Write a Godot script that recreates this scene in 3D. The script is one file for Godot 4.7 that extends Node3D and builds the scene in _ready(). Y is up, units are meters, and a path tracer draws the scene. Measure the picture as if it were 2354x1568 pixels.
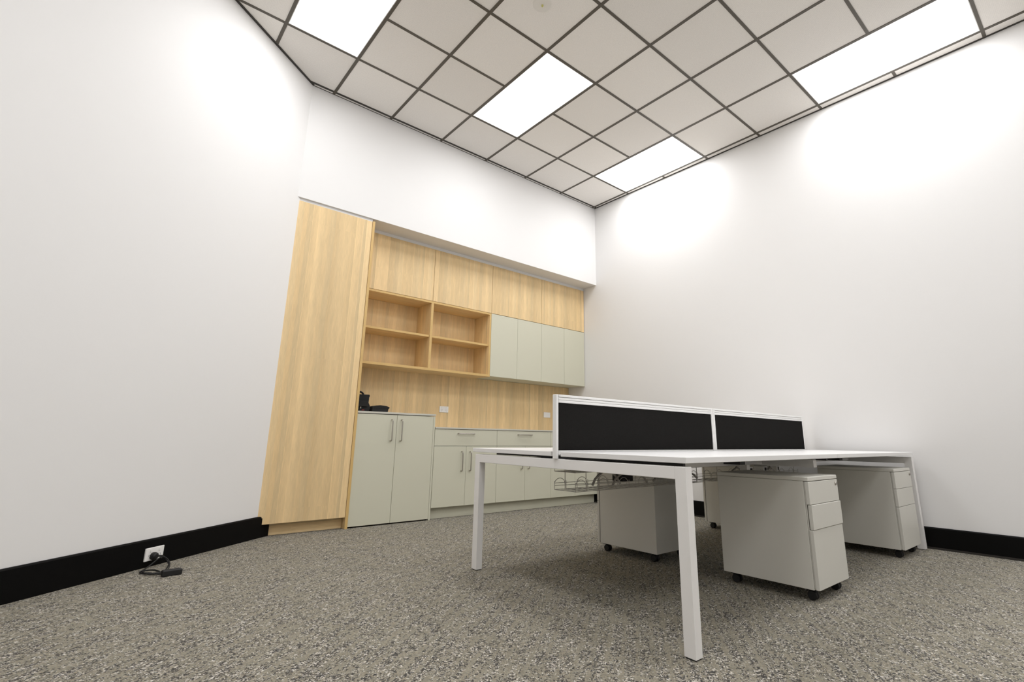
extends Node3D
# An empty office with a ply-look joinery wall, a four-seat bench desk and a tiled ceiling.
# Metres. x runs along the joinery wall, z away from it, y up.

const CEIL := 3.977
const PHOTO_F := 1143.18
const BULK_Z := 0.0257
const LAMP_ENERGY := 1.70
const LAMP_GLOW := 2.0

var M := {}
var rng := RandomNumberGenerator.new()

# ceiling grid lines
var GX := {-7: -4.2, -6: -3.6, -5: -3.0, -4: -2.4, -3: -1.8, -2: -1.19, -1: -0.59, 0: 0.0, 1: 0.587, 2: 1.184, 3: 1.792, 4: 2.4, 5: 3.018, 6: 3.655}
var GZ := {0: 0.064, 1: 0.635, 2: 1.204, 3: 1.79, 4: 2.4, 5: 3.011, 6: 3.623, 7: 4.225, 8: 4.83, 9: 5.43, 10: 6.03, 11: 6.63}
var LAMPS := [[-1, 1], [2, 1], [5, 1], [-4, 5], [-1, 5], [2, 5], [5, 5], [-4, 9], [-1, 9], [2, 9], [5, 9]]


func _ready() -> void:
	rng.seed = 20240611
	_camera_and_world()
	_materials()
	_room()
	_ceiling()
	_lamps()
	_joinery()
	_desk()
	_screens()
	_pedestals()
	_small_things()


# ---------------------------------------------------------------- camera, world
func _camera_and_world() -> void:
	var cam := Camera3D.new()
	cam.name = "camera"
	add_child(cam)
	cam.position = Vector3(-1.215, 0.7678, 4.4537)
	cam.rotation = Vector3(0.2362, -0.6977, 0.0140)
	cam.projection = Camera3D.PROJECTION_FRUSTUM
	cam.near = 0.05
	cam.far = 60.0
	cam.size = 0.05 * 1568.0 / PHOTO_F
	cam.frustum_offset = Vector2(-37.66, -50.90) / PHOTO_F * 0.05
	cam.current = true
	var we := WorldEnvironment.new()
	we.name = "world_environment"
	var env := Environment.new()
	env.background_mode = Environment.BG_COLOR
	env.background_color = Color(0, 0, 0)
	env.ambient_light_source = Environment.AMBIENT_SOURCE_DISABLED
	env.tonemap_mode = Environment.TONE_MAPPER_LINEAR
	env.tonemap_exposure = 1.0
	env.sdfgi_enabled = true
	env.ssao_enabled = true
	env.ssil_enabled = true
	we.environment = env
	add_child(we)


# ---------------------------------------------------------------- materials
func mat(color: Color, rough := 0.6, metal := 0.0) -> StandardMaterial3D:
	var m := StandardMaterial3D.new()
	m.albedo_color = color
	m.roughness = rough
	m.metallic = metal
	return m


func noise_normal(freq: float, strength: float, sz := 512) -> NoiseTexture2D:
	var n := FastNoiseLite.new()
	n.seed = 11
	n.frequency = freq
	n.fractal_octaves = 3
	var t := NoiseTexture2D.new()
	t.width = sz
	t.height = sz
	t.seamless = true
	t.as_normal_map = true
	t.bump_strength = strength
	t.noise = n
	return t


func _materials() -> void:
	M.wall = mat(Color(0.925, 0.918, 0.91), 0.75)
	M.wall.normal_enabled = true
	M.wall.normal_texture = noise_normal(0.06, 1.2)
	M.wall.normal_scale = 0.10
	M.wall.uv1_triplanar = true
	M.wall.uv1_world_triplanar = true
	M.wall.uv1_scale = Vector3(3, 3, 3)
	M.base = mat(Color(0.055, 0.053, 0.052), 0.5)
	M.base.metallic_specular = 0.2
	M.shoe = mat(Color(0.17, 0.155, 0.135), 0.8)
	M.tee = mat(Color(0.33, 0.305, 0.265), 0.5)
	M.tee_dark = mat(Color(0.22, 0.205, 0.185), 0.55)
	M.tile = []
	for k in 3:
		M.tile.append(tile_material(k))
	M.oak = oak_material(0)
	M.oak_h = oak_material(1)
	M.oak_edge = mat(Color(0.84, 0.70, 0.45), 0.5)
	M.sage = mat(Color(0.825, 0.815, 0.735), 0.5)
	M.carcass = mat(Color(0.16, 0.145, 0.12), 0.8)
	M.worktop = mat(Color(0.80, 0.785, 0.735), 0.4)
	M.chrome = mat(Color(0.72, 0.70, 0.67), 0.28, 1.0)
	M.white_metal = mat(Color(0.94, 0.93, 0.918), 0.42)
	M.white_top = mat(Color(0.93, 0.925, 0.918), 0.34)
	M.ped = mat(Color(0.845, 0.835, 0.80), 0.45)
	M.alu = mat(Color(0.94, 0.935, 0.925), 0.4)
	M.fabric = fabric_material()
	M.fabric.metallic_specular = 0.1
	M.black = mat(Color(0.045, 0.043, 0.042), 0.5)
	M.black_bag = mat(Color(0.05, 0.05, 0.052), 0.8)
	M.rubber = mat(Color(0.035, 0.034, 0.033), 0.6)
	M.plastic = mat(Color(0.95, 0.94, 0.925), 0.35)
	M.slot = mat(Color(0.12, 0.11, 0.10), 0.7)
	M.wire = mat(Color(0.72, 0.70, 0.67), 0.4)
	M.conduit = mat(Color(0.62, 0.60, 0.57), 0.6)
	M.red = mat(Color(0.45, 0.10, 0.07), 0.6)
	M.sensor = mat(Color(0.915, 0.90, 0.875), 0.7)
	M.sensor_eye = mat(Color(0.86, 0.84, 0.52), 0.3)
	M.carpet = carpet_material()
	var glow := mat(Color(0.95, 0.95, 0.95), 0.6)
	glow.emission_enabled = true
	glow.emission = Color(0.98, 0.985, 0.997)
	glow.emission_energy_multiplier = LAMP_GLOW
	M.glow = glow


func tile_material(k: int) -> StandardMaterial3D:
	# mineral-fibre tile with a fine pricked face
	var sz := 512
	var data := PackedByteArray()
	data.resize(sz * sz * 3)
	var r := RandomNumberGenerator.new()
	r.seed = 100 + k
	var n := FastNoiseLite.new()
	n.seed = 5 + k
	n.frequency = 0.09
	for y in sz:
		for x in sz:
			var v: float = 0.945 + 0.018 * n.get_noise_2d(x, y) + r.randf_range(-0.03, 0.03)
			if (x % 8) < 2 and (y % 8) < 2:
				v -= 0.07
			var o := (y * sz + x) * 3
			data[o] = int(clampf(v, 0, 1) * 255)
			data[o + 1] = int(clampf(v * 0.982, 0, 1) * 255)
			data[o + 2] = int(clampf(v * 0.958, 0, 1) * 255)
	var img := Image.create_from_data(sz, sz, false, Image.FORMAT_RGB8, data)
	img.generate_mipmaps()
	var m := mat(Color(1, 1, 1) * [1.0, 0.985, 1.012][k], 0.9)
	m.albedo_texture = ImageTexture.create_from_image(img)
	m.uv1_scale = Vector3(1.0 / 0.6, 1.0 / 0.6, 1)
	return m


func oak_material(turned: int) -> StandardMaterial3D:
	# printed oak laminate: narrow staves of differing tone, fine straight grain, pale stave joints
	var w := 1024
	var h := 1024
	var r := RandomNumberGenerator.new()
	r.seed = 77
	var tone := PackedFloat32Array()
	var warm := PackedFloat32Array()
	var joint := PackedFloat32Array()
	tone.resize(w); warm.resize(w); joint.resize(w)
	var x0 := 0
	while x0 < w:
		var sw := r.randi_range(22, 60)
		if w - (x0 + sw) < 28: sw = w - x0
		var t := r.randf_range(-0.06, 0.045)
		var wm := r.randf_range(-0.015, 0.02)
		var slope := r.randf_range(-0.05, 0.05)
		for x in range(x0, mini(w, x0 + sw)):
			tone[x] = t + slope * (float(x - x0) / sw - 0.5)
			warm[x] = wm
		if r.randf() < 0.35:
			joint[x0] = 0.10
			if x0 + 1 < w: joint[x0 + 1] = 0.08
		x0 += sw
	var fine := FastNoiseLite.new()
	fine.seed = 3
	fine.frequency = 0.35
	fine.fractal_octaves = 2
	var broad := FastNoiseLite.new()
	broad.seed = 9
	broad.frequency = 0.03
	var data := PackedByteArray()
	data.resize(w * h * 3)
	for y in h:
		for x in w:
			var g := fine.get_noise_2d(x, y * 0.03) * 0.045 + broad.get_noise_2d(x, y * 0.12) * 0.035
			var v: float = 1.0 + tone[x] + joint[x] + g
			var o := (y * w + x) * 3
			if turned == 1: o = (x * w + y) * 3
			data[o] = int(clampf(0.90 * v, 0, 1) * 255)
			data[o + 1] = int(clampf(0.785 * v * (1.0 - warm[x] * 0.4), 0, 1) * 255)
			data[o + 2] = int(clampf(0.592 * v * (1.0 - warm[x]), 0, 1) * 255)
	var img := Image.create_from_data(w, h, false, Image.FORMAT_RGB8, data)
	img.generate_mipmaps()
	var m := mat(Color(1, 1, 1), 0.55)
	m.albedo_texture = ImageTexture.create_from_image(img)
	m.uv1_scale = Vector3(0.82, 0.82, 1)
	return m


func fabric_material() -> StandardMaterial3D:
	var sz := 256
	var data := PackedByteArray()
	data.resize(sz * sz * 3)
	var r := RandomNumberGenerator.new()
	r.seed = 4
	for y in sz:
		for x in sz:
			var v := 0.135 + r.randf_range(-0.03, 0.03) + (0.015 if (x + y) % 2 == 0 else 0.0)
			for c in 3:
				data[(y * sz + x) * 3 + c] = int((v - 0.004 * c) * 255)
	var img := Image.create_from_data(sz, sz, false, Image.FORMAT_RGB8, data)
	var m := mat(Color(1, 1, 1), 0.95)
	m.albedo_texture = ImageTexture.create_from_image(img)
	m.uv1_scale = Vector3(5, 5, 1)
	return m


func carpet_material() -> StandardMaterial3D:
	# loop-pile carpet: tufts of a few yarn colours; plain beige yarn runs in broken lines between flecked areas
	var n := 680
	var px := 3
	var sz := n * px
	var r := RandomNumberGenerator.new()
	r.seed = 31
	var blot := FastNoiseLite.new()
	blot.seed = 8
	blot.frequency = 0.022
	var streak := FastNoiseLite.new()
	streak.seed = 14
	streak.frequency = 0.05
	var data := PackedByteArray()
	data.resize(sz * sz * 3)
	var hmap := PackedByteArray()
	hmap.resize(sz * sz)
	var colours := [Color(0.245, 0.235, 0.22), Color(0.335, 0.32, 0.295), Color(0.505, 0.485, 0.43), Color(0.565, 0.54, 0.475), Color(0.66, 0.635, 0.59), Color(0.80, 0.775, 0.735)]
	var row := PackedInt32Array()
	row.resize(n)
	row.fill(2)
	for j in n:
		var prev := 2
		for i in n:
			var plain := 0.38 + 0.60 * blot.get_noise_2d(i, j)
			plain += 0.40 * streak.get_noise_2d(i * 0.35, j * 2.0)
			if (j % 16) < 5: plain += 0.42
			if (i % 19) < 3: plain += 0.22
			var c := prev if r.randf() < 0.6 else row[i]
			if r.randf() > 0.38:
				if r.randf() < plain:
					c = 3 if r.randf() < 0.5 else 2
				else:
					var q := r.randf()
					c = 0 if q < 0.32 else (1 if q < 0.58 else (4 if q < 0.78 else (5 if q < 0.92 else 2)))
			prev = c
			row[i] = c
			var col: Color = colours[c]
			var jit := r.randf_range(-0.03, 0.03)
			var warm := r.randf_range(-0.014, 0.014)
			var lift := r.randf_range(0.7, 1.0)
			var cr := int(clampf(col.r + jit + warm, 0, 1) * 255)
			var cg := int(clampf(col.g + jit, 0, 1) * 255)
			var cb := int(clampf(col.b + jit - warm, 0, 1) * 255)
			for b in px:
				for a in px:
					var o := ((j * px + b) * sz + i * px + a)
					data[o * 3] = cr
					data[o * 3 + 1] = cg
					data[o * 3 + 2] = cb
					hmap[o] = int((1.0 if a == 1 and b == 1 else 0.45) * lift * 255)
	var img := Image.create_from_data(sz, sz, false, Image.FORMAT_RGB8, data)
	img.generate_mipmaps()
	var him := Image.create_from_data(sz, sz, false, Image.FORMAT_L8, hmap)
	him.convert(Image.FORMAT_RGBA8)
	him.bump_map_to_normal_map(2.0)
	him.generate_mipmaps()
	var m := mat(Color(1, 1, 1), 0.95)
	m.albedo_texture = ImageTexture.create_from_image(img)
	m.normal_enabled = true
	m.normal_texture = ImageTexture.create_from_image(him)
	m.normal_scale = 0.5
	m.uv1_scale = Vector3(1.0 / 2.3, 1.0 / 2.3, 1)
	return m


# ---------------------------------------------------------------- mesh helpers
func new_st() -> SurfaceTool:
	var st := SurfaceTool.new()
	st.begin(Mesh.PRIMITIVE_TRIANGLES)
	return st


func uv_for(p: Vector3, n: Vector3, off: Vector2) -> Vector2:
	var a := n.abs()
	if a.y >= a.x and a.y >= a.z: return Vector2(p.x, p.z) + off
	if a.x >= a.z: return Vector2(p.z, -p.y) + off
	return Vector2(p.x, -p.y) + off


func tri(st: SurfaceTool, a: Vector3, b: Vector3, c: Vector3, n: Vector3, off := Vector2.ZERO) -> void:
	var v := [a, b, c]
	if (b - a).cross(c - a).dot(n) > 0.0: v = [a, c, b]
	for p: Vector3 in v:
		st.set_normal(n)
		st.set_uv(uv_for(p, n, off))
		st.add_vertex(p)


func quad(st: SurfaceTool, a: Vector3, b: Vector3, c: Vector3, d: Vector3, n: Vector3, off := Vector2.ZERO) -> void:
	tri(st, a, b, c, n, off)
	tri(st, a, c, d, n, off)


func box(st: SurfaceTool, lo: Vector3, hi: Vector3, bev := 0.0015, off := Vector2.ZERO) -> void:
	# chamfered box
	var c := (lo + hi) * 0.5
	var h := (hi - lo) * 0.5
	var b := minf(bev, minf(h.x, minf(h.y, h.z)) * 0.45)
	for ax in 3:
		var u := (ax + 1) % 3
		var w := (ax + 2) % 3
		for s in [-1.0, 1.0]:
			var n := Vector3.ZERO
			n[ax] = s
			var q := []
			for k in [[-1, -1], [1, -1], [1, 1], [-1, 1]]:
				var p := Vector3.ZERO
				p[ax] = s * h[ax]
				p[u] = k[0] * (h[u] - b)
				p[w] = k[1] * (h[w] - b)
				q.append(c + p)
			quad(st, q[0], q[1], q[2], q[3], n, off)
		# edges along axis ax
		for su in [-1.0, 1.0]:
			for sw in [-1.0, 1.0]:
				var q := []
				for k in [[-1, 0], [1, 0], [1, 1], [-1, 1]]:
					var p := Vector3.ZERO
					p[ax] = k[0] * (h[ax] - b)
					p[u] = su * (h[u] - (b if k[1] == 1 else 0.0))
					p[w] = sw * (h[w] - (0.0 if k[1] == 1 else b))
					q.append(c + p)
				var n := Vector3.ZERO
				n[u] = su
				n[w] = sw
				quad(st, q[0], q[1], q[2], q[3], n.normalized(), off)
	for sx in [-1.0, 1.0]:
		for sy in [-1.0, 1.0]:
			for sz in [-1.0, 1.0]:
				var s := Vector3(sx, sy, sz)
				tri(st, c + s * Vector3(h.x, h.y - b, h.z - b), c + s * Vector3(h.x - b, h.y, h.z - b), c + s * Vector3(h.x - b, h.y - b, h.z), s.normalized(), off)


func area2(poly: Array) -> float:
	var a := 0.0
	for i in poly.size():
		var p: Vector2 = poly[i]
		var q: Vector2 = poly[(i + 1) % poly.size()]
		a += p.cross(q)
	return a * 0.5


func inset(poly: Array, b: float) -> Array:
	# convex or gently concave outline moved inwards by b
	var s := signf(area2(poly))
	var out := []
	var n := poly.size()
	for i in n:
		var p0: Vector2 = poly[(i + n - 1) % n]
		var p1: Vector2 = poly[i]
		var p2: Vector2 = poly[(i + 1) % n]
		var d1 := (p1 - p0).normalized()
		var d2 := (p2 - p1).normalized()
		var n1 := Vector2(-d1.y, d1.x) * s
		var n2 := Vector2(-d2.y, d2.x) * s
		var m := n1 + n2
		out.append(p1 + m * (b / maxf(0.3, 1.0 + n1.dot(n2))))
	return out


func prism(st: SurfaceTool, poly: Array, h0: float, h1: float, plane := "xz", bev := 0.0, off := Vector2.ZERO) -> void:
	var at := func(p: Vector2, h: float) -> Vector3:
		return Vector3(p.x, h, p.y) if plane == "xz" else (Vector3(p.x, p.y, h) if plane == "xy" else Vector3(h, p.y, p.x))
	var up: Vector3 = at.call(Vector2.ZERO, 1.0)
	var small: Array = inset(poly, bev) if bev > 0.0 else poly
	var idx := Geometry2D.triangulate_polygon(PackedVector2Array(small))
	for k in range(0, idx.size(), 3):
		tri(st, at.call(small[idx[k]], h0), at.call(small[idx[k + 1]], h0), at.call(small[idx[k + 2]], h0), -up, off)
		tri(st, at.call(small[idx[k]], h1), at.call(small[idx[k + 1]], h1), at.call(small[idx[k + 2]], h1), up, off)
	var s := signf(area2(poly))
	for i in poly.size():
		var j := (i + 1) % poly.size()
		var d: Vector2 = ((poly[j] as Vector2) - (poly[i] as Vector2)).normalized()
		var o2 := Vector2(d.y, -d.x) * s
		var n: Vector3 = at.call(o2, 0.0)
		quad(st, at.call(poly[i], h0 + bev), at.call(poly[j], h0 + bev), at.call(poly[j], h1 - bev), at.call(poly[i], h1 - bev), n, off)
		if bev > 0.0:
			quad(st, at.call(poly[i], h1 - bev), at.call(poly[j], h1 - bev), at.call(small[j], h1), at.call(small[i], h1), (n + up).normalized(), off)
			quad(st, at.call(poly[i], h0 + bev), at.call(poly[j], h0 + bev), at.call(small[j], h0), at.call(small[i], h0), (n - up).normalized(), off)


func tube(st: SurfaceTool, pts: Array, r: float, sides := 8) -> void:
	var rings := []
	var prev_n := Vector3.ZERO
	for i in pts.size():
		var t: Vector3
		if i == 0: t = pts[1] - pts[0]
		elif i == pts.size() - 1: t = pts[i] - pts[i - 1]
		else: t = pts[i + 1] - pts[i - 1]
		t = t.normalized()
		var n: Vector3
		if prev_n == Vector3.ZERO:
			n = t.cross(Vector3.UP if absf(t.y) < 0.9 else Vector3.RIGHT).normalized()
		else:
			n = (prev_n - t * prev_n.dot(t)).normalized()
		prev_n = n
		var b := t.cross(n)
		var ring := []
		for k in sides:
			var a := TAU * k / sides
			ring.append(n * cos(a) + b * sin(a))
		rings.append(ring)
	for i in pts.size() - 1:
		for k in sides:
			var k2 := (k + 1) % sides
			var vs := [[i, k], [i, k2], [i + 1, k2], [i + 1, k]]
			var P := []
			for v in vs: P.append([pts[v[0]] + rings[v[0]][v[1]] * r, rings[v[0]][v[1]]])
			var nn: Vector3 = P[0][1] + P[2][1]
			for t in [[0, 1, 2], [0, 2, 3]]:
				var order: Array = t
				if (P[t[1]][0] - P[t[0]][0]).cross(P[t[2]][0] - P[t[0]][0]).dot(nn) > 0.0: order = [t[0], t[2], t[1]]
				for q in order:
					st.set_normal(P[q][1])
					st.set_uv(Vector2.ZERO)
					st.add_vertex(P[q][0])
	for e in [0, pts.size() - 1]:
		var tn: Vector3 = (pts[0] - pts[1]).normalized() if e == 0 else (pts[e] - pts[e - 1]).normalized()
		for k in sides:
			tri(st, pts[e], pts[e] + rings[e][k] * r, pts[e] + rings[e][(k + 1) % sides] * r, tn)


func lathe(st: SurfaceTool, centre: Vector3, axis: Vector3, profile: Array, sides := 20) -> void:
	# profile: [radius, height along axis]
	var n := axis.normalized()
	var u := n.cross(Vector3.UP if absf(n.y) < 0.9 else Vector3.RIGHT).normalized()
	var v := n.cross(u)
	for i in profile.size() - 1:
		for k in sides:
			var a0 := TAU * k / sides
			var a1 := TAU * (k + 1) / sides
			var d0 := u * cos(a0) + v * sin(a0)
			var d1 := u * cos(a1) + v * sin(a1)
			var r0: float = profile[i][0]
			var h0: float = profile[i][1]
			var r1: float = profile[i + 1][0]
			var h1: float = profile[i + 1][1]
			var nn := ((d0 + d1).normalized() * (h1 - h0) - n * (r1 - r0))
			if nn.length() < 1e-9: continue
			quad(st, centre + d0 * r0 + n * h0, centre + d1 * r0 + n * h0, centre + d1 * r1 + n * h1, centre + d0 * r1 + n * h1, nn.normalized())


var _names := {}


func numbered(called: String) -> String:
	var k: int = _names.get(called, 0)
	_names[called] = k + 1
	return called if k == 0 else "%s_%03d" % [called, k]


func obj(called: String, st: SurfaceTool, material: Material, parent: Node, at := Vector3.ZERO) -> MeshInstance3D:
	var o := MeshInstance3D.new()
	st.generate_tangents()
	o.mesh = st.commit()
	o.material_override = null
	o.mesh.surface_set_material(0, material)
	o.name = called
	parent.add_child(o, true)
	o.position = at
	return o


func meta(o: Node, label: String, category: String, group := "") -> void:
	o.set_meta("label", label)
	o.set_meta("category", category)
	if group != "": o.set_meta("group", group)


func thing(called: String, label: String, category: String, base := Vector3.ZERO, group := "") -> Node3D:
	var o := Node3D.new()
	o.name = numbered(called)
	add_child(o)
	o.position = base
	meta(o, label, category, group)
	return o


func struct_node(called: String, label := "") -> Node3D:
	var o := Node3D.new()
	o.name = called
	add_child(o)
	o.set_meta("kind", "structure")
	if label != "": o.set_meta("label", label)
	return o


func struct_mesh(called: String, st: SurfaceTool, m: Material, label := "") -> MeshInstance3D:
	var o := obj(called, st, m, self)
	o.set_meta("kind", "structure")
	if label != "": o.set_meta("label", label)
	return o


# a part given in world coordinates under a thing whose origin is elsewhere
func wpart(called: String, st: SurfaceTool, m: Material, t: Node3D) -> MeshInstance3D:
	return obj(called, st, m, t, -t.position)


# a sub-part of a part whose own mesh is in world coordinates
func subpart(called: String, st: SurfaceTool, m: Material, p: Node3D) -> MeshInstance3D:
	return obj(called, st, m, p)


func bx(lo: Vector3, hi: Vector3, bev := 0.0015, off := Vector2.ZERO) -> SurfaceTool:
	var st := new_st()
	box(st, lo, hi, bev, off)
	return st


func ruv() -> Vector2:
	return Vector2(rng.randf() * 3.0, rng.randf() * 3.0)


# ---------------------------------------------------------------- room
func xr(z: float) -> float:
	return 3.705 + 0.014 * (z + 0.2)


func xl(z: float) -> float:
	return -0.195 - 1.28 * (z - BULK_Z)


const Z_END := 7.2
const X_END := -4.3


func room_poly() -> Array:
	var zc := BULK_Z + (-0.195 - X_END) / 1.28
	return [Vector2(-0.195, BULK_Z), Vector2(xr(BULK_Z), BULK_Z), Vector2(xr(Z_END), Z_END), Vector2(X_END, Z_END), Vector2(X_END, zc)]


func _room() -> void:
	var zc := BULK_Z + (-0.195 - X_END) / 1.28
	var n := Vector2(0.616, 0.788)
	# floor: carpet laid square to the angled wall
	var st := new_st()
	var fp := [Vector2(-4.5, -0.7), Vector2(4.0, -0.7), Vector2(4.0, 7.4), Vector2(-4.5, 7.4)]
	var du := Vector2(0.788, -0.616)
	var dv := Vector2(0.616, 0.788)
	for k in [[0, 1, 2], [0, 2, 3]]:
		var v := [fp[k[0]], fp[k[1]], fp[k[2]]]
		for p: Vector2 in v:
			st.set_normal(Vector3.UP)
			st.set_uv(Vector2(p.dot(du), p.dot(dv)))
			st.add_vertex(Vector3(p.x, 0, p.y))
	var slab := new_st()
	prism(slab, fp, -0.2, -0.004)
	var f := struct_mesh("floor", st, M.carpet, "flecked grey and beige loop-pile carpet")
	obj("floor_slab", slab, M.slot, f)
	# walls
	st = new_st()
	var a := Vector2(xl(-0.12), -0.12)
	var b := Vector2(X_END - 0.1, zc + 0.078)
	prism(st, [a, b, b - n * 0.12, a - n * 0.12], 0.0, 4.2)
	struct_mesh("wall_left", st, M.wall, "long white painted wall running at an angle")
	st = new_st()
	prism(st, [Vector2(X_END, zc - 0.1), Vector2(X_END, Z_END + 0.1), Vector2(X_END - 0.12, Z_END + 0.1), Vector2(X_END - 0.12, zc - 0.1)], 0.0, 4.2)
	struct_mesh("wall_far_left", st, M.wall)
	st = new_st()
	prism(st, [Vector2(xr(-0.65), -0.65), Vector2(xr(Z_END), Z_END + 0.1), Vector2(xr(Z_END) + 0.12, Z_END + 0.1), Vector2(xr(-0.65) + 0.12, -0.65)], 0.0, 4.2)
	struct_mesh("wall_right", st, M.wall, "white painted wall behind the end of the desk")
	struct_mesh("wall_front", bx(Vector3(X_END - 0.12, 0, Z_END), Vector3(4.0, 4.2, Z_END + 0.12), 0.0), M.wall)
	struct_mesh("wall_back", bx(Vector3(-0.6, 0, -0.66), Vector3(3.83, 4.2, -0.54), 0.0), M.wall)
	# bulkhead over the joinery
	struct_mesh("wall_bulkhead", bx(Vector3(-0.45, 2.834, -0.54), Vector3(xr(0.0) + 0.03, 4.2, BULK_Z), 0.001), M.wall, "white plaster bulkhead above the joinery")
	# scribe strips closing the gap under the bulkhead
	struct_mesh("trim_1", bx(Vector3(-0.19, 2.8095, -0.02), Vector3(0.508, 2.834, 0.007), 0.0005), M.wall, "white filler strip above the tall oak door")
	struct_mesh("trim_2", bx(Vector3(0.535, 2.80, -0.235), Vector3(xr(-0.2), 2.834, -0.212), 0.0005), M.wall, "white filler strip above the overhead doors")
	# baseboards
	st = new_st()
	baseboard(st, Vector2(xl(-0.064), -0.064), Vector2(X_END, zc), n)
	struct_mesh("baseboard_left", st, M.base, "black painted skirting board along the angled wall")
	st = new_st()
	var nr := Vector2(-1, 0.014).normalized()
	baseboard(st, Vector2(xr(Z_END), Z_END), Vector2(xr(-0.06), -0.06), nr)
	var rb := struct_mesh("baseboard_right", st, M.base, "black painted skirting board beside the desk")
	st = new_st()
	prism(st, [Vector2(xr(-0.04) - 0.0175, -0.04), Vector2(xr(Z_END) - 0.0175, Z_END), Vector2(xr(Z_END) - 0.024, Z_END), Vector2(xr(-0.04) - 0.024, -0.04)], 0.0, 0.014)
	obj("shoe_strip", st, M.shoe, rb)


func baseboard(st: SurfaceTool, p: Vector2, q: Vector2, n: Vector2) -> void:
	# profile: distance from wall, height
	var prof := [Vector2(0, 0), Vector2(0.018, 0), Vector2(0.018, 0.148), Vector2(0.011, 0.155), Vector2(0, 0.155)]
	var at := func(o: Vector2, v: Vector2) -> Vector3:
		return Vector3(o.x + n.x * v.x, v.y, o.y + n.y * v.x)
	for i in range(1, prof.size() - 1):
		var d: Vector2 = (prof[i + 1] - prof[i]).normalized()
		var o2 := Vector2(d.y, -d.x)
		quad(st, at.call(p, prof[i]), at.call(q, prof[i]), at.call(q, prof[i + 1]), at.call(p, prof[i + 1]), Vector3(n.x * o2.x, o2.y, n.y * o2.x))
	for e in [[p, (p - q).normalized()], [q, (q - p).normalized()]]:
		for i in range(1, prof.size() - 1):
			tri(st, at.call(e[0], prof[0]), at.call(e[0], prof[i]), at.call(e[0], prof[i + 1]), Vector3(e[1].x, 0, e[1].y))


# ---------------------------------------------------------------- ceiling
func lamp_cell(i: int, j: int) -> bool:
	for l in LAMPS:
		if l[0] == i and (l[1] == j or l[1] + 1 == j): return true
	return false


func clip(poly: Array, to: Array) -> Array:
	var r := Geometry2D.intersect_polygons(PackedVector2Array(poly), PackedVector2Array(to))
	return [] if r.is_empty() else Array(r[0])


func _ceiling() -> void:
	var c := struct_node("ceiling", "suspended ceiling of off-white tiles in a dark grid")
	obj("ceiling_deck", bx(Vector3(-4.6, 4.2, -0.8), Vector3(4.1, 4.3, 7.5), 0.0), M.slot, c)
	var room := room_poly()
	var xs := GX.keys()
	var zs := GZ.keys()
	xs.sort()
	zs.sort()
	# column and row limits, the last ones run to the walls
	var xe := []
	for i in xs: xe.append(GX[i])
	xe.append(3.9)
	var ze := [-0.1]
	for j in zs: ze.append(GZ[j])
	ze.append(7.3)
	for a in xe.size() - 1:
		for b in ze.size() - 1:
			var i: int = xs[a]
			var j: int = b - 1
			if lamp_cell(i, j): continue
			var cell := clip([Vector2(xe[a], ze[b]), Vector2(xe[a + 1], ze[b]), Vector2(xe[a + 1], ze[b + 1]), Vector2(xe[a], ze[b + 1])], room)
			if cell.size() < 3 or absf(area2(cell)) < 0.0008: continue
			var st := new_st()
			prism(st, cell, CEIL + 0.004, CEIL + 0.020, "xz", 0.0, ruv())
			obj("ceiling_tile", st, M.tile[rng.randi() % 3], c)
	# tees running away from the joinery wall
	for i in xs:
		var cell := clip([Vector2(GX[i] - 0.0125, -0.1), Vector2(GX[i] + 0.0125, -0.1), Vector2(GX[i] + 0.0125, 7.3), Vector2(GX[i] - 0.0125, 7.3)], room)
		if cell.size() < 3: continue
		var st := new_st()
		prism(st, cell, CEIL, CEIL + 0.006)
		obj("main_tee", st, M.tee, c)
	# cross tees between them
	for a in xe.size() - 1:
		for j in zs:
			var i: int = xs[a]
			if lamp_cell(i, j) and lamp_cell(i, j - 1): continue
			var x0: float = xe[a] + 0.0125
			var x1: float = xe[a + 1] - (0.0125 if a < xe.size() - 2 else 0.0)
			var z: float = GZ[j]
			var hw := 0.0115
			var cell := clip([Vector2(x0, z - hw), Vector2(x1, z - hw), Vector2(x1, z + hw), Vector2(x0, z + hw)], room)
			if cell.size() < 3: continue
			var st := new_st()
			prism(st, cell, CEIL + 0.0005, CEIL + 0.006)
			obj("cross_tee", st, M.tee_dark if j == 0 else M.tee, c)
	# wall angles
	var zc := BULK_Z + (-0.195 - X_END) / 1.28
	var runs := [[Vector2(-0.195, BULK_Z), Vector2(X_END, zc), Vector2(0.616, 0.788), 0.020], [Vector2(xr(BULK_Z), BULK_Z), Vector2(xr(Z_END), Z_END), Vector2(-1, 0), 0.016], [Vector2(-0.195, BULK_Z), Vector2(xr(BULK_Z), BULK_Z), Vector2(0, 1), 0.003]]
	for r in runs:
		var st := new_st()
		prism(st, [r[0], r[1], r[1] + r[2] * r[3], r[0] + r[2] * r[3]], CEIL - 0.001, CEIL + 0.006)
		obj("wall_angle", st, M.tee_dark, c)


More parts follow.
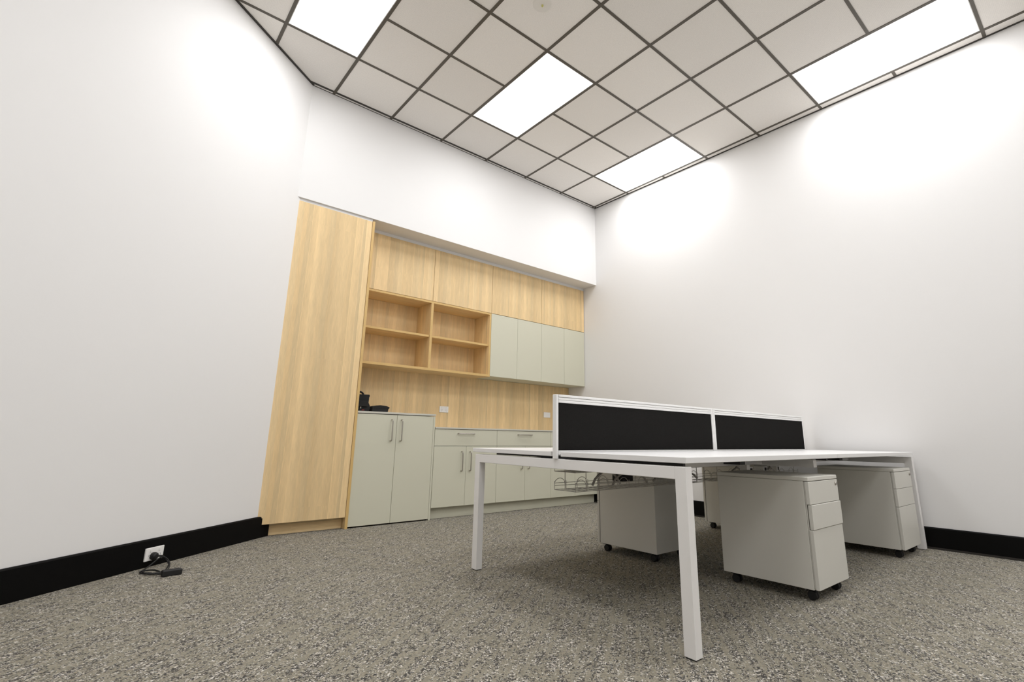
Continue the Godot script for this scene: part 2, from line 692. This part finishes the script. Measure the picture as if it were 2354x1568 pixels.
func _lamps() -> void:
	var labels := ["lit ceiling panel nearest the angled white wall", "lit ceiling panel in mid ceiling facing the overhead doors", "lit ceiling panel in the corner beside the bulkhead and right wall", "", "", "", "lit ceiling panel over the near end of the desk along the right wall", "", "", "", ""]
	for k in LAMPS.size():
		var i: int = LAMPS[k][0]
		var j: int = LAMPS[k][1]
		var x0: float = GX[i] + 0.0125
		var x1: float = GX[i + 1] - 0.0125
		var z0: float = GZ[j] + 0.0115
		var z1: float = GZ[j + 2] - 0.0115
		var ctr := Vector3((x0 + x1) * 0.5, CEIL, (z0 + z1) * 0.5)
		var lab: String = labels[k]
		var t := thing("ceiling_light", lab if lab != "" else "lit ceiling panel over the open carpet away from the joinery", "ceiling light", ctr, "recessed panel lights")
		var hx := (x1 - x0) * 0.5
		var hz := (z1 - z0) * 0.5
		var fr := new_st()
		for s in [-1.0, 1.0]:
			box(fr, Vector3(-hx, 0.0015, s * hz - 0.006 * (s + 1) * 0.5), Vector3(hx, 0.012, s * hz + 0.006 * (1 - s) * 0.5), 0.0005)
			box(fr, Vector3(s * hx - 0.006 * (s + 1) * 0.5, 0.0015, -hz + 0.006), Vector3(s * hx + 0.006 * (1 - s) * 0.5, 0.012, hz - 0.006), 0.0005)
		obj("frame", fr, M.alu, t)
		obj("housing", bx(Vector3(-hx, 0.0125, -hz), Vector3(hx, 0.07, hz), 0.001), M.white_metal, t)
		obj("diffuser", bx(Vector3(-hx + 0.0065, 0.003, -hz + 0.0065), Vector3(hx - 0.0065, 0.009, hz - 0.0065), 0.0), M.glow, t)
		var l := AreaLight3D.new()
		l.name = "panel_light"
		l.area_size = Vector2(2 * hx - 0.014, 2 * hz - 0.014)
		l.area_normalize_energy = true
		l.light_energy = LAMP_ENERGY
		l.light_color = Color(0.98, 0.985, 0.997)
		l.shadow_enabled = true
		l.area_range = 20.0
		l.area_attenuation = 2.0
		t.add_child(l)
		l.position = Vector3(0, -0.001, 0)
		l.rotation = Vector3(-PI / 2, 0, 0)


# ---------------------------------------------------------------- joinery
func bar_handle(a: Vector3, b: Vector3, out := 0.03) -> SurfaceTool:
	# D-shaped rod handle standing off the face along +z
	var st := new_st()
	var d := (b - a).normalized()
	var o := Vector3(0, 0, out)
	var pts := [a]
	pts.append(a + o * 0.6)
	for k in 5:
		var t := (k + 1) / 6.0 * PI / 2
		pts.append(a + o * (0.6 + 0.4 * sin(t)) + d * (0.014 * (1.0 - cos(t))))
	pts.append(a + o + d * 0.016)
	pts.append(b + o - d * 0.016)
	for k in 5:
		var t := (5 - k) / 6.0 * PI / 2
		pts.append(b + o * (0.6 + 0.4 * sin(t)) - d * (0.014 * (1.0 - cos(t))))
	pts.append(b + o * 0.6)
	pts.append(b)
	tube(st, pts, 0.0055, 10)
	return st


func _joinery() -> void:
	# tall oak door with an end panel
	var t := thing("tall_cabinet", "tall floor-to-bulkhead oak laminate cabinet beside the angled wall", "cabinet", Vector3(0.16, 0, -0.1))
	var st := new_st()
	prism(st, [Vector2(-0.183, 2.809), Vector2(0.506, 2.809), Vector2(0.506, 0.094), Vector2(-0.137, 0.094), Vector2(-0.137, 0.141), Vector2(-0.183, 0.141)], -0.010, 0.009, "xy", 0.001, Vector2(0.31, 0.2))
	wpart("door", st, M.oak, t)
	var ep := wpart("end_panel", bx(Vector3(0.5095, 0.0, -0.53), Vector3(0.533, 2.815, 0.011), 0.001, Vector2(0.7, 0.4)), M.oak, t)
	subpart("edge_band", bx(Vector3(0.5095, 0.0, 0.011), Vector3(0.533, 2.815, 0.012), 0.0003), M.oak_edge, ep)
	wpart("kickboard", bx(Vector3(-0.085, 0.0, -0.085), Vector3(0.508, 0.094, -0.065), 0.001, ruv()), M.oak_h, t)
	wpart("carcass", bx(Vector3(0.2, 0.094, -0.30), Vector3(0.508, 2.805, -0.016), 0.001), M.carcass, t)

	# overhead oak doors
	var zu := -0.205
	var xs := [0.535, 1.334, 2.123, 2.914, 3.700]
	var olab := ["oak overhead cupboard beside the tall oak cabinet", "oak overhead cupboard above the open shelves, next to the grey cupboards", "oak overhead cupboard above the first two grey doors", "oak overhead cupboard in the corner against the right wall"]
	for k in 4:
		var c := thing("overhead_cupboard", olab[k], "cabinet", Vector3((xs[k] + xs[k + 1]) * 0.5, 2.203, -0.36), "oak overhead cupboards")
		wpart("body", bx(Vector3(xs[k] + 0.001, 2.2045, -0.535), Vector3(xs[k + 1] - 0.001, 2.798, zu - 0.0205), 0.001), M.carcass, c)
		wpart("door", bx(Vector3(xs[k] + 0.002, 2.206, zu - 0.018), Vector3(xs[k + 1] - 0.002, 2.799, zu), 0.001, Vector2(0.1 + 0.63 * k, 0.37 * k)), M.oak, c)

	# open shelves, two bays
	var s := thing("open_shelf", "open oak shelf unit of two bays under the oak cupboards", "shelf", Vector3(1.33, 1.46, -0.36))
	var boards := [["top_board", 0.535, 2.122, 2.182, 2.2025, 0.0], ["bottom_board", 0.535, 2.122, 1.452, 1.476, 0.001], ["upright", 0.536, 0.556, 1.4765, 2.1815, 0.0], ["upright", 1.322, 1.350, 1.4765, 2.1815, 0.0], ["upright", 2.098, 2.121, 1.4765, 2.1815, 0.0], ["shelf_board", 0.5565, 1.3215, 1.808, 1.829, -0.012], ["shelf_board", 1.3505, 2.0975, 1.808, 1.829, -0.012]]
	for q in boards:
		var zf: float = zu + q[5]
		var bd := wpart(q[0], bx(Vector3(q[1], q[3], -0.515), Vector3(q[2], q[4], zf - 0.001), 0.0005, ruv()), M.oak if q[0] == "upright" else M.oak_h, s)
		subpart("edge_band", bx(Vector3(q[1], q[3], zf - 0.001), Vector3(q[2], q[4], zf), 0.0003), M.oak_edge, bd)
	wpart("back_board", bx(Vector3(0.536, 1.4765, -0.53), Vector3(2.121, 2.1815, -0.5155), 0.0005, Vector2(0.5, 0.1)), M.oak, s)

	# grey wall cupboards, two doors each
	var gx := [2.123, 2.521, 2.914, 3.315, 3.700]
	for k in 2:
		var lab: String = ["grey two-door wall cupboard next to the open shelves", "grey two-door wall cupboard in the corner at the right wall"][k]
		var c := thing("wall_cupboard", lab, "cabinet", Vector3(gx[2 * k + 1], 1.46, -0.36), "grey wall cupboards")
		wpart("body", bx(Vector3(gx[2 * k] + 0.001, 1.460, -0.535), Vector3(gx[2 * k + 2] - 0.001, 2.2025, zu - 0.0205), 0.001), M.sage, c)
		for d in 2:
			wpart("door", bx(Vector3(gx[2 * k + d] + 0.0012, 1.460, zu - 0.018), Vector3(gx[2 * k + d + 1] - 0.0012, 2.201, zu), 0.001), M.sage, c)

	# oak splashback
	var sp := obj("splashback", bx(Vector3(0.535, 0.86, -0.535), Vector3(3.702, 1.458, -0.515), 0.0005, Vector2(0.2, 0.6)), M.oak, self)
	meta(sp, "oak laminate back panel between the grey bench and the wall units", "back panel")

	# taller two-door buffet
	var b := thing("tall_cupboard", "taller grey two-door base cupboard beside the tall oak cabinet", "cabinet", Vector3(0.93, 0, -0.26))
	wpart("body", bx(Vector3(0.536, 0.0, -0.514), Vector3(1.308, 0.968, -0.024), 0.001), M.carcass, b)
	wpart("side_panel", bx(Vector3(1.3115, 0.0, -0.514), Vector3(1.330, 0.968, 0.0), 0.001), M.sage, b)
	wpart("top", bx(Vector3(0.534, 0.9725, -0.514), Vector3(1.333, 0.990, 0.004), 0.001), M.worktop, b)
	for d in 2:
		var x0: float = [0.5375, 0.9245][d]
		var x1: float = [0.9215, 1.3095][d]
		var dr := wpart("door", bx(Vector3(x0, 0.012, -0.020), Vector3(x1, 0.967, -0.001), 0.001), M.sage, b)
		var hx: float = [0.868, 0.966][d]
		subpart("handle", bar_handle(Vector3(hx, 0.922, -0.001), Vector3(hx, 0.730, -0.001)), M.chrome, dr)

	# three bench units
	var ux := [1.333, 2.100, 2.893, 3.684]
	var blab := ["grey drawer-over-doors base unit beside the taller grey cupboard", "grey drawer-over-doors base unit in the middle of the low bench", "grey drawer-over-doors base unit in the corner behind the desk screen"]
	var mids := [1.711, 2.500, 3.289]
	for k in 3:
		var c := thing("base_unit", blab[k], "cabinet", Vector3((ux[k] + ux[k + 1]) * 0.5, 0.107, -0.26), "grey base units")
		wpart("body", bx(Vector3(ux[k] + 0.001, 0.108, -0.514), Vector3(ux[k + 1] - 0.001, 0.848, -0.022), 0.001), M.carcass, c)
		var dw := wpart("drawer", bx(Vector3(ux[k] + 0.0015, 0.6845, -0.019), Vector3(ux[k + 1] - 0.0015, 0.8475, 0.0), 0.001), M.sage, c)
		var hm: float = mids[k] - 0.012
		subpart("handle", bar_handle(Vector3(hm - 0.098, 0.808, 0.0), Vector3(hm + 0.098, 0.808, 0.0), 0.028), M.chrome, dw)
		for d in 2:
			var x0: float = ux[k] + 0.0015 if d == 0 else mids[k] + 0.0012
			var x1: float = mids[k] - 0.0012 if d == 0 else ux[k + 1] - 0.0015
			var dr := wpart("door", bx(Vector3(x0, 0.107, -0.019), Vector3(x1, 0.681, 0.0), 0.001), M.sage, c)
			var hx: float = mids[k] + (-0.058 if d == 0 else 0.044)
			subpart("handle", bar_handle(Vector3(hx, 0.628, 0.0), Vector3(hx, 0.440, 0.0)), M.chrome, dr)
	var wt := obj("worktop", bx(Vector3(1.334, 0.851, -0.514), Vector3(3.700, 0.8665, 0.006), 0.001), M.worktop, self)
	meta(wt, "long thin grey worktop over the low base units", "worktop")
	var kb := obj("kickboard", bx(Vector3(1.332, 0.0, -0.078), Vector3(3.686, 0.1065, -0.058), 0.001), M.sage, self)
	meta(kb, "grey recessed kickboard under the low base units", "kickboard")

	# outlets on the splashback
	for k in 2:
		var x: float = [1.722, 3.29][k]
		var o := thing("power_outlet", ["white double power outlet on the oak back panel above the low bench", "white blank wall plate on the oak back panel near the desk screen"][k], "outlet", Vector3(x, 1.074, -0.515))
		obj("plate", bx(Vector3(-0.0575, -0.034, 0.0), Vector3(0.0575, 0.034, 0.009), 0.003), M.plastic, o)
		if k == 0: outlet_details(o, 0.009)


func outlet_details(o: Node3D, z: float) -> void:
	for s in [-1.0, 1.0]:
		obj("switch", bx(Vector3(s * 0.028 - 0.005, 0.012, z), Vector3(s * 0.028 + 0.005, 0.026, z + 0.003), 0.001), M.plastic, o)
		var st := new_st()
		for q in [[-0.007, 0.5], [0.007, -0.5]]:
			var a := Vector3(s * 0.030 + q[0], -0.006, z + 0.0004)
			var d := Vector3(sin(q[1]), cos(q[1]), 0) * 0.0045
			tube(st, [a - d, a + d], 0.0009, 6)
		tube(st, [Vector3(s * 0.030, -0.021, z + 0.0004), Vector3(s * 0.030, -0.013, z + 0.0004)], 0.0009, 6)
		obj("pin_slots", st, M.slot, o)


# ---------------------------------------------------------------- desk
func dx(x: float, z: float) -> float:
	return x + (3.316 - z) * 0.0565 * (1.0 - (x - 0.543) / 3.1)


func dquad(x0: float, x1: float, z0: float, z1: float) -> Array:
	return [Vector2(dx(x0, z0), z0), Vector2(dx(x1, z0), z0), Vector2(dx(x1, z1), z1), Vector2(dx(x0, z1), z1)]


func _desk() -> void:
	var t := thing("bench_desk", "white four-person bench desk on square white legs, end against the right wall", "desk", Vector3(2.1, 0, 2.53))
	var ty0 := 0.6815
	var ty1 := 0.7055
	for q in [[0.543, 2.102, 2.575, 3.318], [2.105, 3.668, 2.575, 3.318], [0.543, 2.102, 1.715, 2.497], [2.105, 3.668, 1.715, 2.497]]:
		var st := new_st()
		prism(st, dquad(q[0], q[1], q[2], q[3]), ty0, ty1, "xz", 0.0018)
		wpart("table_top", st, M.white_top, t)
	# end frames
	for e in 2:
		var x0: float = [0.545, 3.632][e]
		var x1: float = [0.588, 3.677][e]
		for q in [[1.748, 1.800], [3.262, 3.312]]:
			var st := new_st()
			prism(st, dquad(x0, x1, q[0], q[1]), 0.004, 0.6685, "xz", 0.002)
			wpart("leg", st, M.white_metal, t)
			var ft := new_st()
			prism(ft, dquad(x0 + 0.004, x1 - 0.004, q[0] + 0.004, q[1] - 0.004), 0.0, 0.004)
			wpart("foot_pad", ft, M.rubber, t)
		var bm := new_st()
		prism(bm, dquad(x0, x1, 1.8005, 3.2615), 0.620, 0.6685, "xz", 0.002)
		wpart("beam", bm, M.white_metal, t)
	# middle frame, its legs set in under the tops
	var mb := new_st()
	prism(mb, dquad(2.080, 2.125, 1.84, 3.190), 0.622, 0.668, "xz", 0.002)
	wpart("beam", mb, M.white_metal, t)
	for q in [[2.72, 2.77], [1.86, 1.91]]:
		var st := new_st()
		prism(st, dquad(2.081, 2.124, q[0], q[1]), 0.0, 0.6215, "xz", 0.002)
		wpart("leg", st, M.white_metal, t)
	# long rails and sliding brackets under the tops
	for z in [2.20, 2.86]:
		for q in [[0.592, 2.077], [2.128, 3.630]]:
			wpart("rail", bx(Vector3(dx(q[0], z), 0.628, z - 0.018), Vector3(dx(q[1], z), 0.664, z + 0.018), 0.001), M.white_metal, t)
	for q in [[0.66, 1.63], [2.17, 3.13]]:
		wpart("slide_bracket", bx(Vector3(q[0], 0.6645, 2.36), Vector3(q[1], 0.681, 3.00), 0.001), M.black, t)
		wpart("slide_bracket", bx(Vector3(q[1] - 0.06, 0.640, 2.90), Vector3(q[1], 0.6655, 3.00), 0.001), M.black, t)
		wpart("slide_rail", bx(Vector3(q[0] - 0.02, 0.6645, 2.36), Vector3(q[0] - 0.0005, 0.681, 3.24), 0.001), M.black, t)
		wpart("slide_bracket", bx(Vector3(q[0] + 0.1, 0.6655, 1.80), Vector3(q[0] + 0.16, 0.681, 2.30), 0.001), M.black, t)
	# wire cable baskets, two tiers, one for each pair of seats
	for q in [[0.735, 1.96], [2.06, 3.46]]:
		var lower := new_st()
		basket(lower, q[0], q[1], 2.37, 2.53, 0.500, 0.045, true)
		wpart("cable_basket", lower, M.wire, t)
		var upper := new_st()
		basket(upper, q[0], q[1], 2.37, 2.53, 0.596, 0.024, false)
		wpart("cable_basket", upper, M.wire, t)
		for x in [q[0] + 0.08, q[1] - 0.08]:
			for z in [2.37, 2.53]:
				var hang := new_st()
				tube(hang, [Vector3(x, 0.500, z), Vector3(x, 0.6655, z)], 0.0022, 6)
				wpart("basket_hanger", hang, M.wire, t)
	# soft wiring: outlet boxes and grey conduit
	for q in [[1.20, 0.10], [2.72, 0.09], [2.98, 0.07], [3.22, 0.05]]:
		var p := wpart("outlet_box", bx(Vector3(q[0], 0.5275, 2.38), Vector3(q[0] + q[1], 0.575, 2.46), 0.003), M.plastic if q[0] > 2.0 else M.rubber, t)
		if q[0] > 2.0:
			subpart("socket", bx(Vector3(q[0] + 0.02, 0.540, 2.4601), Vector3(q[0] + q[1] - 0.02, 0.563, 2.4625), 0.001), M.slot, p)
	for q in [[0.96, 1.20, 0.085, 2.44], [1.10, 1.42, 0.085, 2.47], [1.55, 2.06, 0.06, 2.42], [2.5, 2.74, 0.06, 2.42], [3.05, 3.26, 0.05, 2.43]]:
		var st := new_st()
		var pts := []
		for k in 17:
			var f := k / 16.0
			pts.append(Vector3(lerpf(q[0], q[1], f), 0.515 + q[2] * pow(maxf(0.0, sin(PI * f)), 0.55), q[3] + 0.02 * sin(TAU * f)))
		tube(st, pts, 0.007, 8)
		wpart("conduit", st, M.conduit, t)


func basket(st: SurfaceTool, x0: float, x1: float, z0: float, z1: float, y: float, h: float, loops: bool) -> void:
	var r := 0.0016
	for k in 5:
		var z := lerpf(z0, z1, k / 4.0)
		tube(st, [Vector3(x0, y, z), Vector3(x1, y, z)], r, 6)
	for z in [z0, z1]:
		for f in ([0.45, 0.75] if loops else [0.9]):
			tube(st, [Vector3(x0, y + h * f, z), Vector3(x1, y + h * f, z)], r, 6)
	var n := int((x1 - x0) / 0.085)
	for k in n + 1:
		var x := lerpf(x0, x1, float(k) / n)
		tube(st, [Vector3(x, y + h, z0), Vector3(x, y, z0), Vector3(x, y, z1), Vector3(x, y + h, z1)], r, 6)
		if loops and k < n and k % 2 == 0:
			for z in [z0, z1]:
				var w := 0.5 * (x1 - x0) / n * 0.9
				var pts := []
				for s in 9:
					var a := PI * s / 8.0
					pts.append(Vector3(x + w - w * cos(a), y + h * 0.6 + 0.032 * sin(a), z))
				tube(st, pts, r, 6)


func _screens() -> void:
	var z0 := 2.519
	var z1 := 2.553
	var labs := ["black fabric desk screen at the free end of the desk", "black fabric desk screen at the right-wall end of the desk"]
	for k in 2:
		var x0: float = [0.577, 2.103][k]
		var x1: float = [2.1015, 3.625][k]
		var t := thing("desk_screen", labs[k], "screen", Vector3((x0 + x1) * 0.5, 0.6685, 2.536), "desk screens")
		var wl: float = [0.0175, 0.022][k]
		var wr: float = [0.022, 0.014][k]
		var yb: float = 0.6685 if k == 0 else 0.6715
		# posts with a sight groove down each face
		for s in 2:
			var a: float = x0 if s == 0 else x1 - wr
			var b: float = x0 + wl if s == 0 else x1
			var p := new_st()
			box(p, Vector3(a, yb, z0 + 0.002), Vector3(b, 0.9945, z1 - 0.002), 0.003)
			if b - a > 0.02:
				box(p, Vector3(a + 0.001, yb, z0), Vector3(a + (b - a) * 0.52, 0.9935, z1), 0.001)
				box(p, Vector3(a + (b - a) * 0.64, yb, z0), Vector3(b - 0.0005, 0.9935, z1), 0.001)
			wpart("post", p, M.alu, t)
		for q in [[0.952, 0.9655, 0.0], [0.9675, 0.980, 0.002], [0.982, 0.9945, 0.0]]:
			wpart("tool_rail", bx(Vector3(x0 + wl + 0.0005, q[0], z0 + q[2]), Vector3(x1 - wr - 0.0005, q[1], z1 - q[2]), 0.0015), M.alu, t)
		wpart("rail_core", bx(Vector3(x0 + wl + 0.0005, 0.953, z0 + 0.008), Vector3(x1 - wr - 0.0005, 0.990, z1 - 0.008), 0.001), M.wire, t)
		wpart("bottom_rail", bx(Vector3(x0 + wl + 0.0005, 0.690, z0 + 0.002), Vector3(x1 - wr - 0.0005, 0.7105, z1 - 0.002), 0.001), M.alu, t)
		wpart("fabric_panel", bx(Vector3(x0 + wl + 0.0005, 0.711, z0 + 0.004), Vector3(x1 - wr - 0.0005, 0.9515, z1 - 0.004), 0.002), M.fabric, t)


# ---------------------------------------------------------------- pedestals
func _pedestals() -> void:
	var labs := ["white drawer pedestal under the desk, its middle drawer left slightly open", "white drawer pedestal turned away, under the free end of the desk", "white drawer pedestal turned away, under the desk by the right wall", "white closed drawer pedestal under the desk beside the wall-end leg"]
	var spots := [[1.818, 3.078, 0.0, 0.005], [1.840, 2.105, PI, 0.0], [3.355, 2.045, PI, 0.0], [3.335, 3.062, 0.0, 0.0]]
	for k in 4:
		var t := thing("drawer_pedestal", labs[k], "pedestal", Vector3(spots[k][0], 0, spots[k][1]), "drawer pedestals")
		t.rotation.y = spots[k][2]
		pedestal(t, spots[k][3])


func pedestal(t: Node3D, open: float) -> void:
	var w := 0.1965
	obj("body", bx(Vector3(-w, 0.055, -0.2525), Vector3(w, 0.5715, 0.226), 0.0015), M.ped, t)
	obj("top", bx(Vector3(-w, 0.5725, -0.2525), Vector3(w, 0.5925, 0.252), 0.002), M.ped, t)
	obj("recess", bx(Vector3(-w + 0.006, 0.062, 0.2265), Vector3(w - 0.006, 0.568, 0.2325), 0.0005), M.ped, t)
	var ys := [0.056, 0.3365, 0.4565, 0.5705]
	for k in 3:
		var o: float = open if k == 1 else 0.0
		var d := obj("drawer", bx(Vector3(-w, ys[k] + 0.0012, 0.2335 + o), Vector3(w, ys[k + 1] - 0.0012, 0.2525 + o), 0.0015), M.ped, t)
		if o > 0.0:
			subpart("drawer_box", bx(Vector3(-w + 0.015, ys[k] + 0.01, 0.2326), Vector3(w - 0.015, ys[k + 1] - 0.012, 0.2335 + o), 0.0005), M.ped, d)
		if k == 2:
			var st := new_st()
			lathe(st, Vector3(w - 0.030, 0.548, 0.2525), Vector3(0, 0, 1), [[0.010, 0.0], [0.010, 0.004], [0.008, 0.006], [0.0, 0.006]], 16)
			var lk := subpart("lock", st, M.chrome, d)
			var key := new_st()
			box(key, Vector3(w - 0.031, 0.543, 0.2580), Vector3(w - 0.029, 0.553, 0.2592), 0.0003)
			obj("keyhole", key, M.slot, t)
	for sx in [-1.0, 1.0]:
		for sz in [-1.0, 1.0]:
			var c := Vector3(sx * 0.148, 0.0, sz * 0.200)
			var st := new_st()
			for s in [-1.0, 1.0]:
				lathe(st, c + Vector3(s * 0.012 - 0.008, 0.0225, 0.0), Vector3(1, 0, 0), [[0.0, 0.0], [0.0195, 0.0], [0.0225, 0.003], [0.0225, 0.013], [0.0195, 0.016], [0.0, 0.016]], 16)
			box(st, c + Vector3(-0.006, 0.022, -0.018), c + Vector3(0.006, 0.046, 0.014), 0.002)
			box(st, c + Vector3(-0.024, 0.046, -0.024), c + Vector3(0.024, 0.0545, 0.024), 0.001)
			obj("caster", st, M.rubber, t)


# ---------------------------------------------------------------- small things
func _small_things() -> void:
	# camera bag and flat pouch on the tall cupboard
	var t := thing("camera_bag", "small upright black bag with a curved carry handle on the tall grey cupboard", "bag", Vector3(0.635, 0.990, -0.20))
	var st := new_st()
	prism(st, [Vector2(-0.085, 0.0), Vector2(0.062, 0.0), Vector2(0.078, 0.03), Vector2(0.072, 0.062), Vector2(0.058, 0.085), Vector2(0.060, 0.135), Vector2(0.066, 0.150), Vector2(0.060, 0.162), Vector2(-0.05, 0.160), Vector2(-0.075, 0.14), Vector2(-0.09, 0.06)], -0.05, 0.05, "xy", 0.004)
	obj("body", st, M.black_bag, t)
	st = new_st()
	var pts := []
	for k in 13:
		var a := PI * k / 12.0
		pts.append(Vector3(-0.025 - 0.048 * cos(a), 0.150 + 0.038 * sin(a), 0.0))
	tube(st, pts, 0.009, 8)
	obj("handle", st, M.black_bag, t)
	st = new_st()
	box(st, Vector3(-0.045, 0.048, 0.050), Vector3(0.045, 0.100, 0.066), 0.006)
	obj("pocket", st, M.black_bag, t)
	obj("tag", bx(Vector3(-0.004, 0.012, 0.0502), Vector3(0.020, 0.022, 0.053), 0.001), M.red, t)
	obj("buckle", bx(Vector3(-0.022, 0.030, 0.0502), Vector3(-0.012, 0.046, 0.054), 0.001), M.wire, t)
	t = thing("flat_pouch", "low rounded black pouch lying beside the upright black bag", "bag", Vector3(0.805, 0.990, -0.19))
	st = new_st()
	prism(st, [Vector2(-0.085, 0.0), Vector2(0.076, 0.0), Vector2(0.080, 0.018), Vector2(0.083, 0.036), Vector2(0.096, 0.048), Vector2(0.088, 0.054), Vector2(0.060, 0.064), Vector2(0.0, 0.068), Vector2(-0.04, 0.064), Vector2(-0.078, 0.052)], -0.06, 0.06, "xy", 0.003)
	obj("body", st, M.black_bag, t)
	st = new_st()
	tube(st, [Vector3(-0.086, 0.040, 0.0605), Vector3(0.0, 0.047, 0.0605), Vector3(0.086, 0.040, 0.0605)], 0.002, 6)
	obj("zip", st, M.rubber, t)

	# outlet on the angled wall's skirting, with a charger lying on the carpet
	var n := Vector2(0.616, 0.788)
	var o := thing("power_outlet", "white double power outlet on the black skirting with a plug in it", "outlet", Vector3(-0.846, 0.071, 0.557))
	o.rotation.y = atan2(n.x, n.y)
	# move onto the face of the skirting
	var foot := Vector2(xl(0.557), 0.557)
	var dd := (Vector2(-0.846, 0.557) - foot).dot(n)
	o.position += Vector3(n.x, 0, n.y) * (0.018 - dd)
	obj("plate", bx(Vector3(-0.060, -0.036, 0.0), Vector3(0.060, 0.036, 0.010), 0.003), M.plastic, o)
	outlet_details(o, 0.010)
	var base := o.position
	var right := Vector3(n.y, 0, -n.x)
	var face := Vector3(n.x, 0, n.y)
	var W := func(x: float, y: float, z: float) -> Vector3:
		return base + right * x + Vector3.UP * y + face * z
	var ch := thing("charger", "black power adapter with its coiled lead on the carpet, plugged in at the skirting", "charger", Vector3(-0.78, 0.0, 0.86))
	st = new_st()
	lathe(st, W.call(-0.010, -0.012, 0.0102), face, [[0.0, 0.0], [0.021, 0.0], [0.022, 0.012], [0.019, 0.022], [0.012, 0.028], [0.0, 0.029]], 20)
	var plug := wpart("plug", st, M.rubber, ch)
	st = new_st()
	tube(st, [W.call(0.004, -0.014, 0.026), W.call(0.024, -0.017, 0.030)], 0.006, 8)
	tube(st, [W.call(0.022, -0.0165, 0.030), W.call(0.036, -0.019, 0.031)], 0.0045, 8)
	subpart("plug_grip", st, M.rubber, plug)
	# brick
	st = new_st()
	var bd := Vector2(0.993, -0.12).normalized()
	var bn := Vector2(-bd.y, bd.x)
	var bc := Vector2(-0.775, 0.862)
	prism(st, [bc - bd * 0.046 - bn * 0.02, bc + bd * 0.046 - bn * 0.02, bc + bd * 0.046 + bn * 0.02, bc - bd * 0.046 + bn * 0.02], 0.0, 0.031, "xz", 0.004)
	wpart("adapter", st, M.rubber, ch)
	# lead
	var cv := Curve3D.new()
	var lead := [W.call(0.034, -0.0185, 0.031), W.call(0.050, -0.030, 0.036), W.call(0.055, -0.060, 0.06), Vector3(-0.772, 0.012, 0.66), Vector3(-0.806, 0.0045, 0.76), Vector3(-0.868, 0.0045, 0.77), Vector3(-0.896, 0.0045, 0.70), Vector3(-0.861, 0.02, 0.64), Vector3(-0.806, 0.055, 0.61), Vector3(-0.772, 0.035, 0.65), Vector3(-0.781, 0.009, 0.74), Vector3(-0.843, 0.009, 0.80), Vector3(-0.902, 0.006, 0.75), Vector3(-0.899, 0.0045, 0.685), Vector3(-0.843, 0.0045, 0.69), Vector3(-0.818, 0.006, 0.79), Vector3(-0.868, 0.010, 0.815), Vector3(-0.892, 0.010, 0.77), Vector3(-0.868, 0.0045, 0.755), Vector3(-0.831, 0.012, 0.85), Vector3(-0.817, 0.014, 0.866)]
	for k in lead.size():
		var tan := Vector3.ZERO
		if k > 0 and k < lead.size() - 1: tan = (lead[k + 1] - lead[k - 1]) / 6.0
		cv.add_point(lead[k], -tan, tan)
	cv.bake_interval = 0.012
	st = new_st()
	var baked := []
	for p in cv.get_baked_points(): baked.append(Vector3(p.x, maxf(p.y, 0.0042), p.z))
	tube(st, baked, 0.0036, 8)
	wpart("lead", st, M.rubber, ch)

	# ceiling sensor
	t = thing("ceiling_sensor", "small flush round ceiling sensor with a pale yellow eye", "sensor", Vector3(0.847, CEIL + 0.004, 2.109))
	st = new_st()
	lathe(st, Vector3.ZERO, Vector3.DOWN, [[0.072, 0.0], [0.072, 0.001], [0.066, 0.003], [0.0, 0.004]], 28)
	obj("disc", st, M.sensor, t)
	st = new_st()
	lathe(st, Vector3(0, -0.004, 0), Vector3.DOWN, [[0.008, 0.0], [0.008, 0.012], [0.005, 0.016], [0.0, 0.017]], 14)
	obj("eye", st, M.sensor_eye, t)
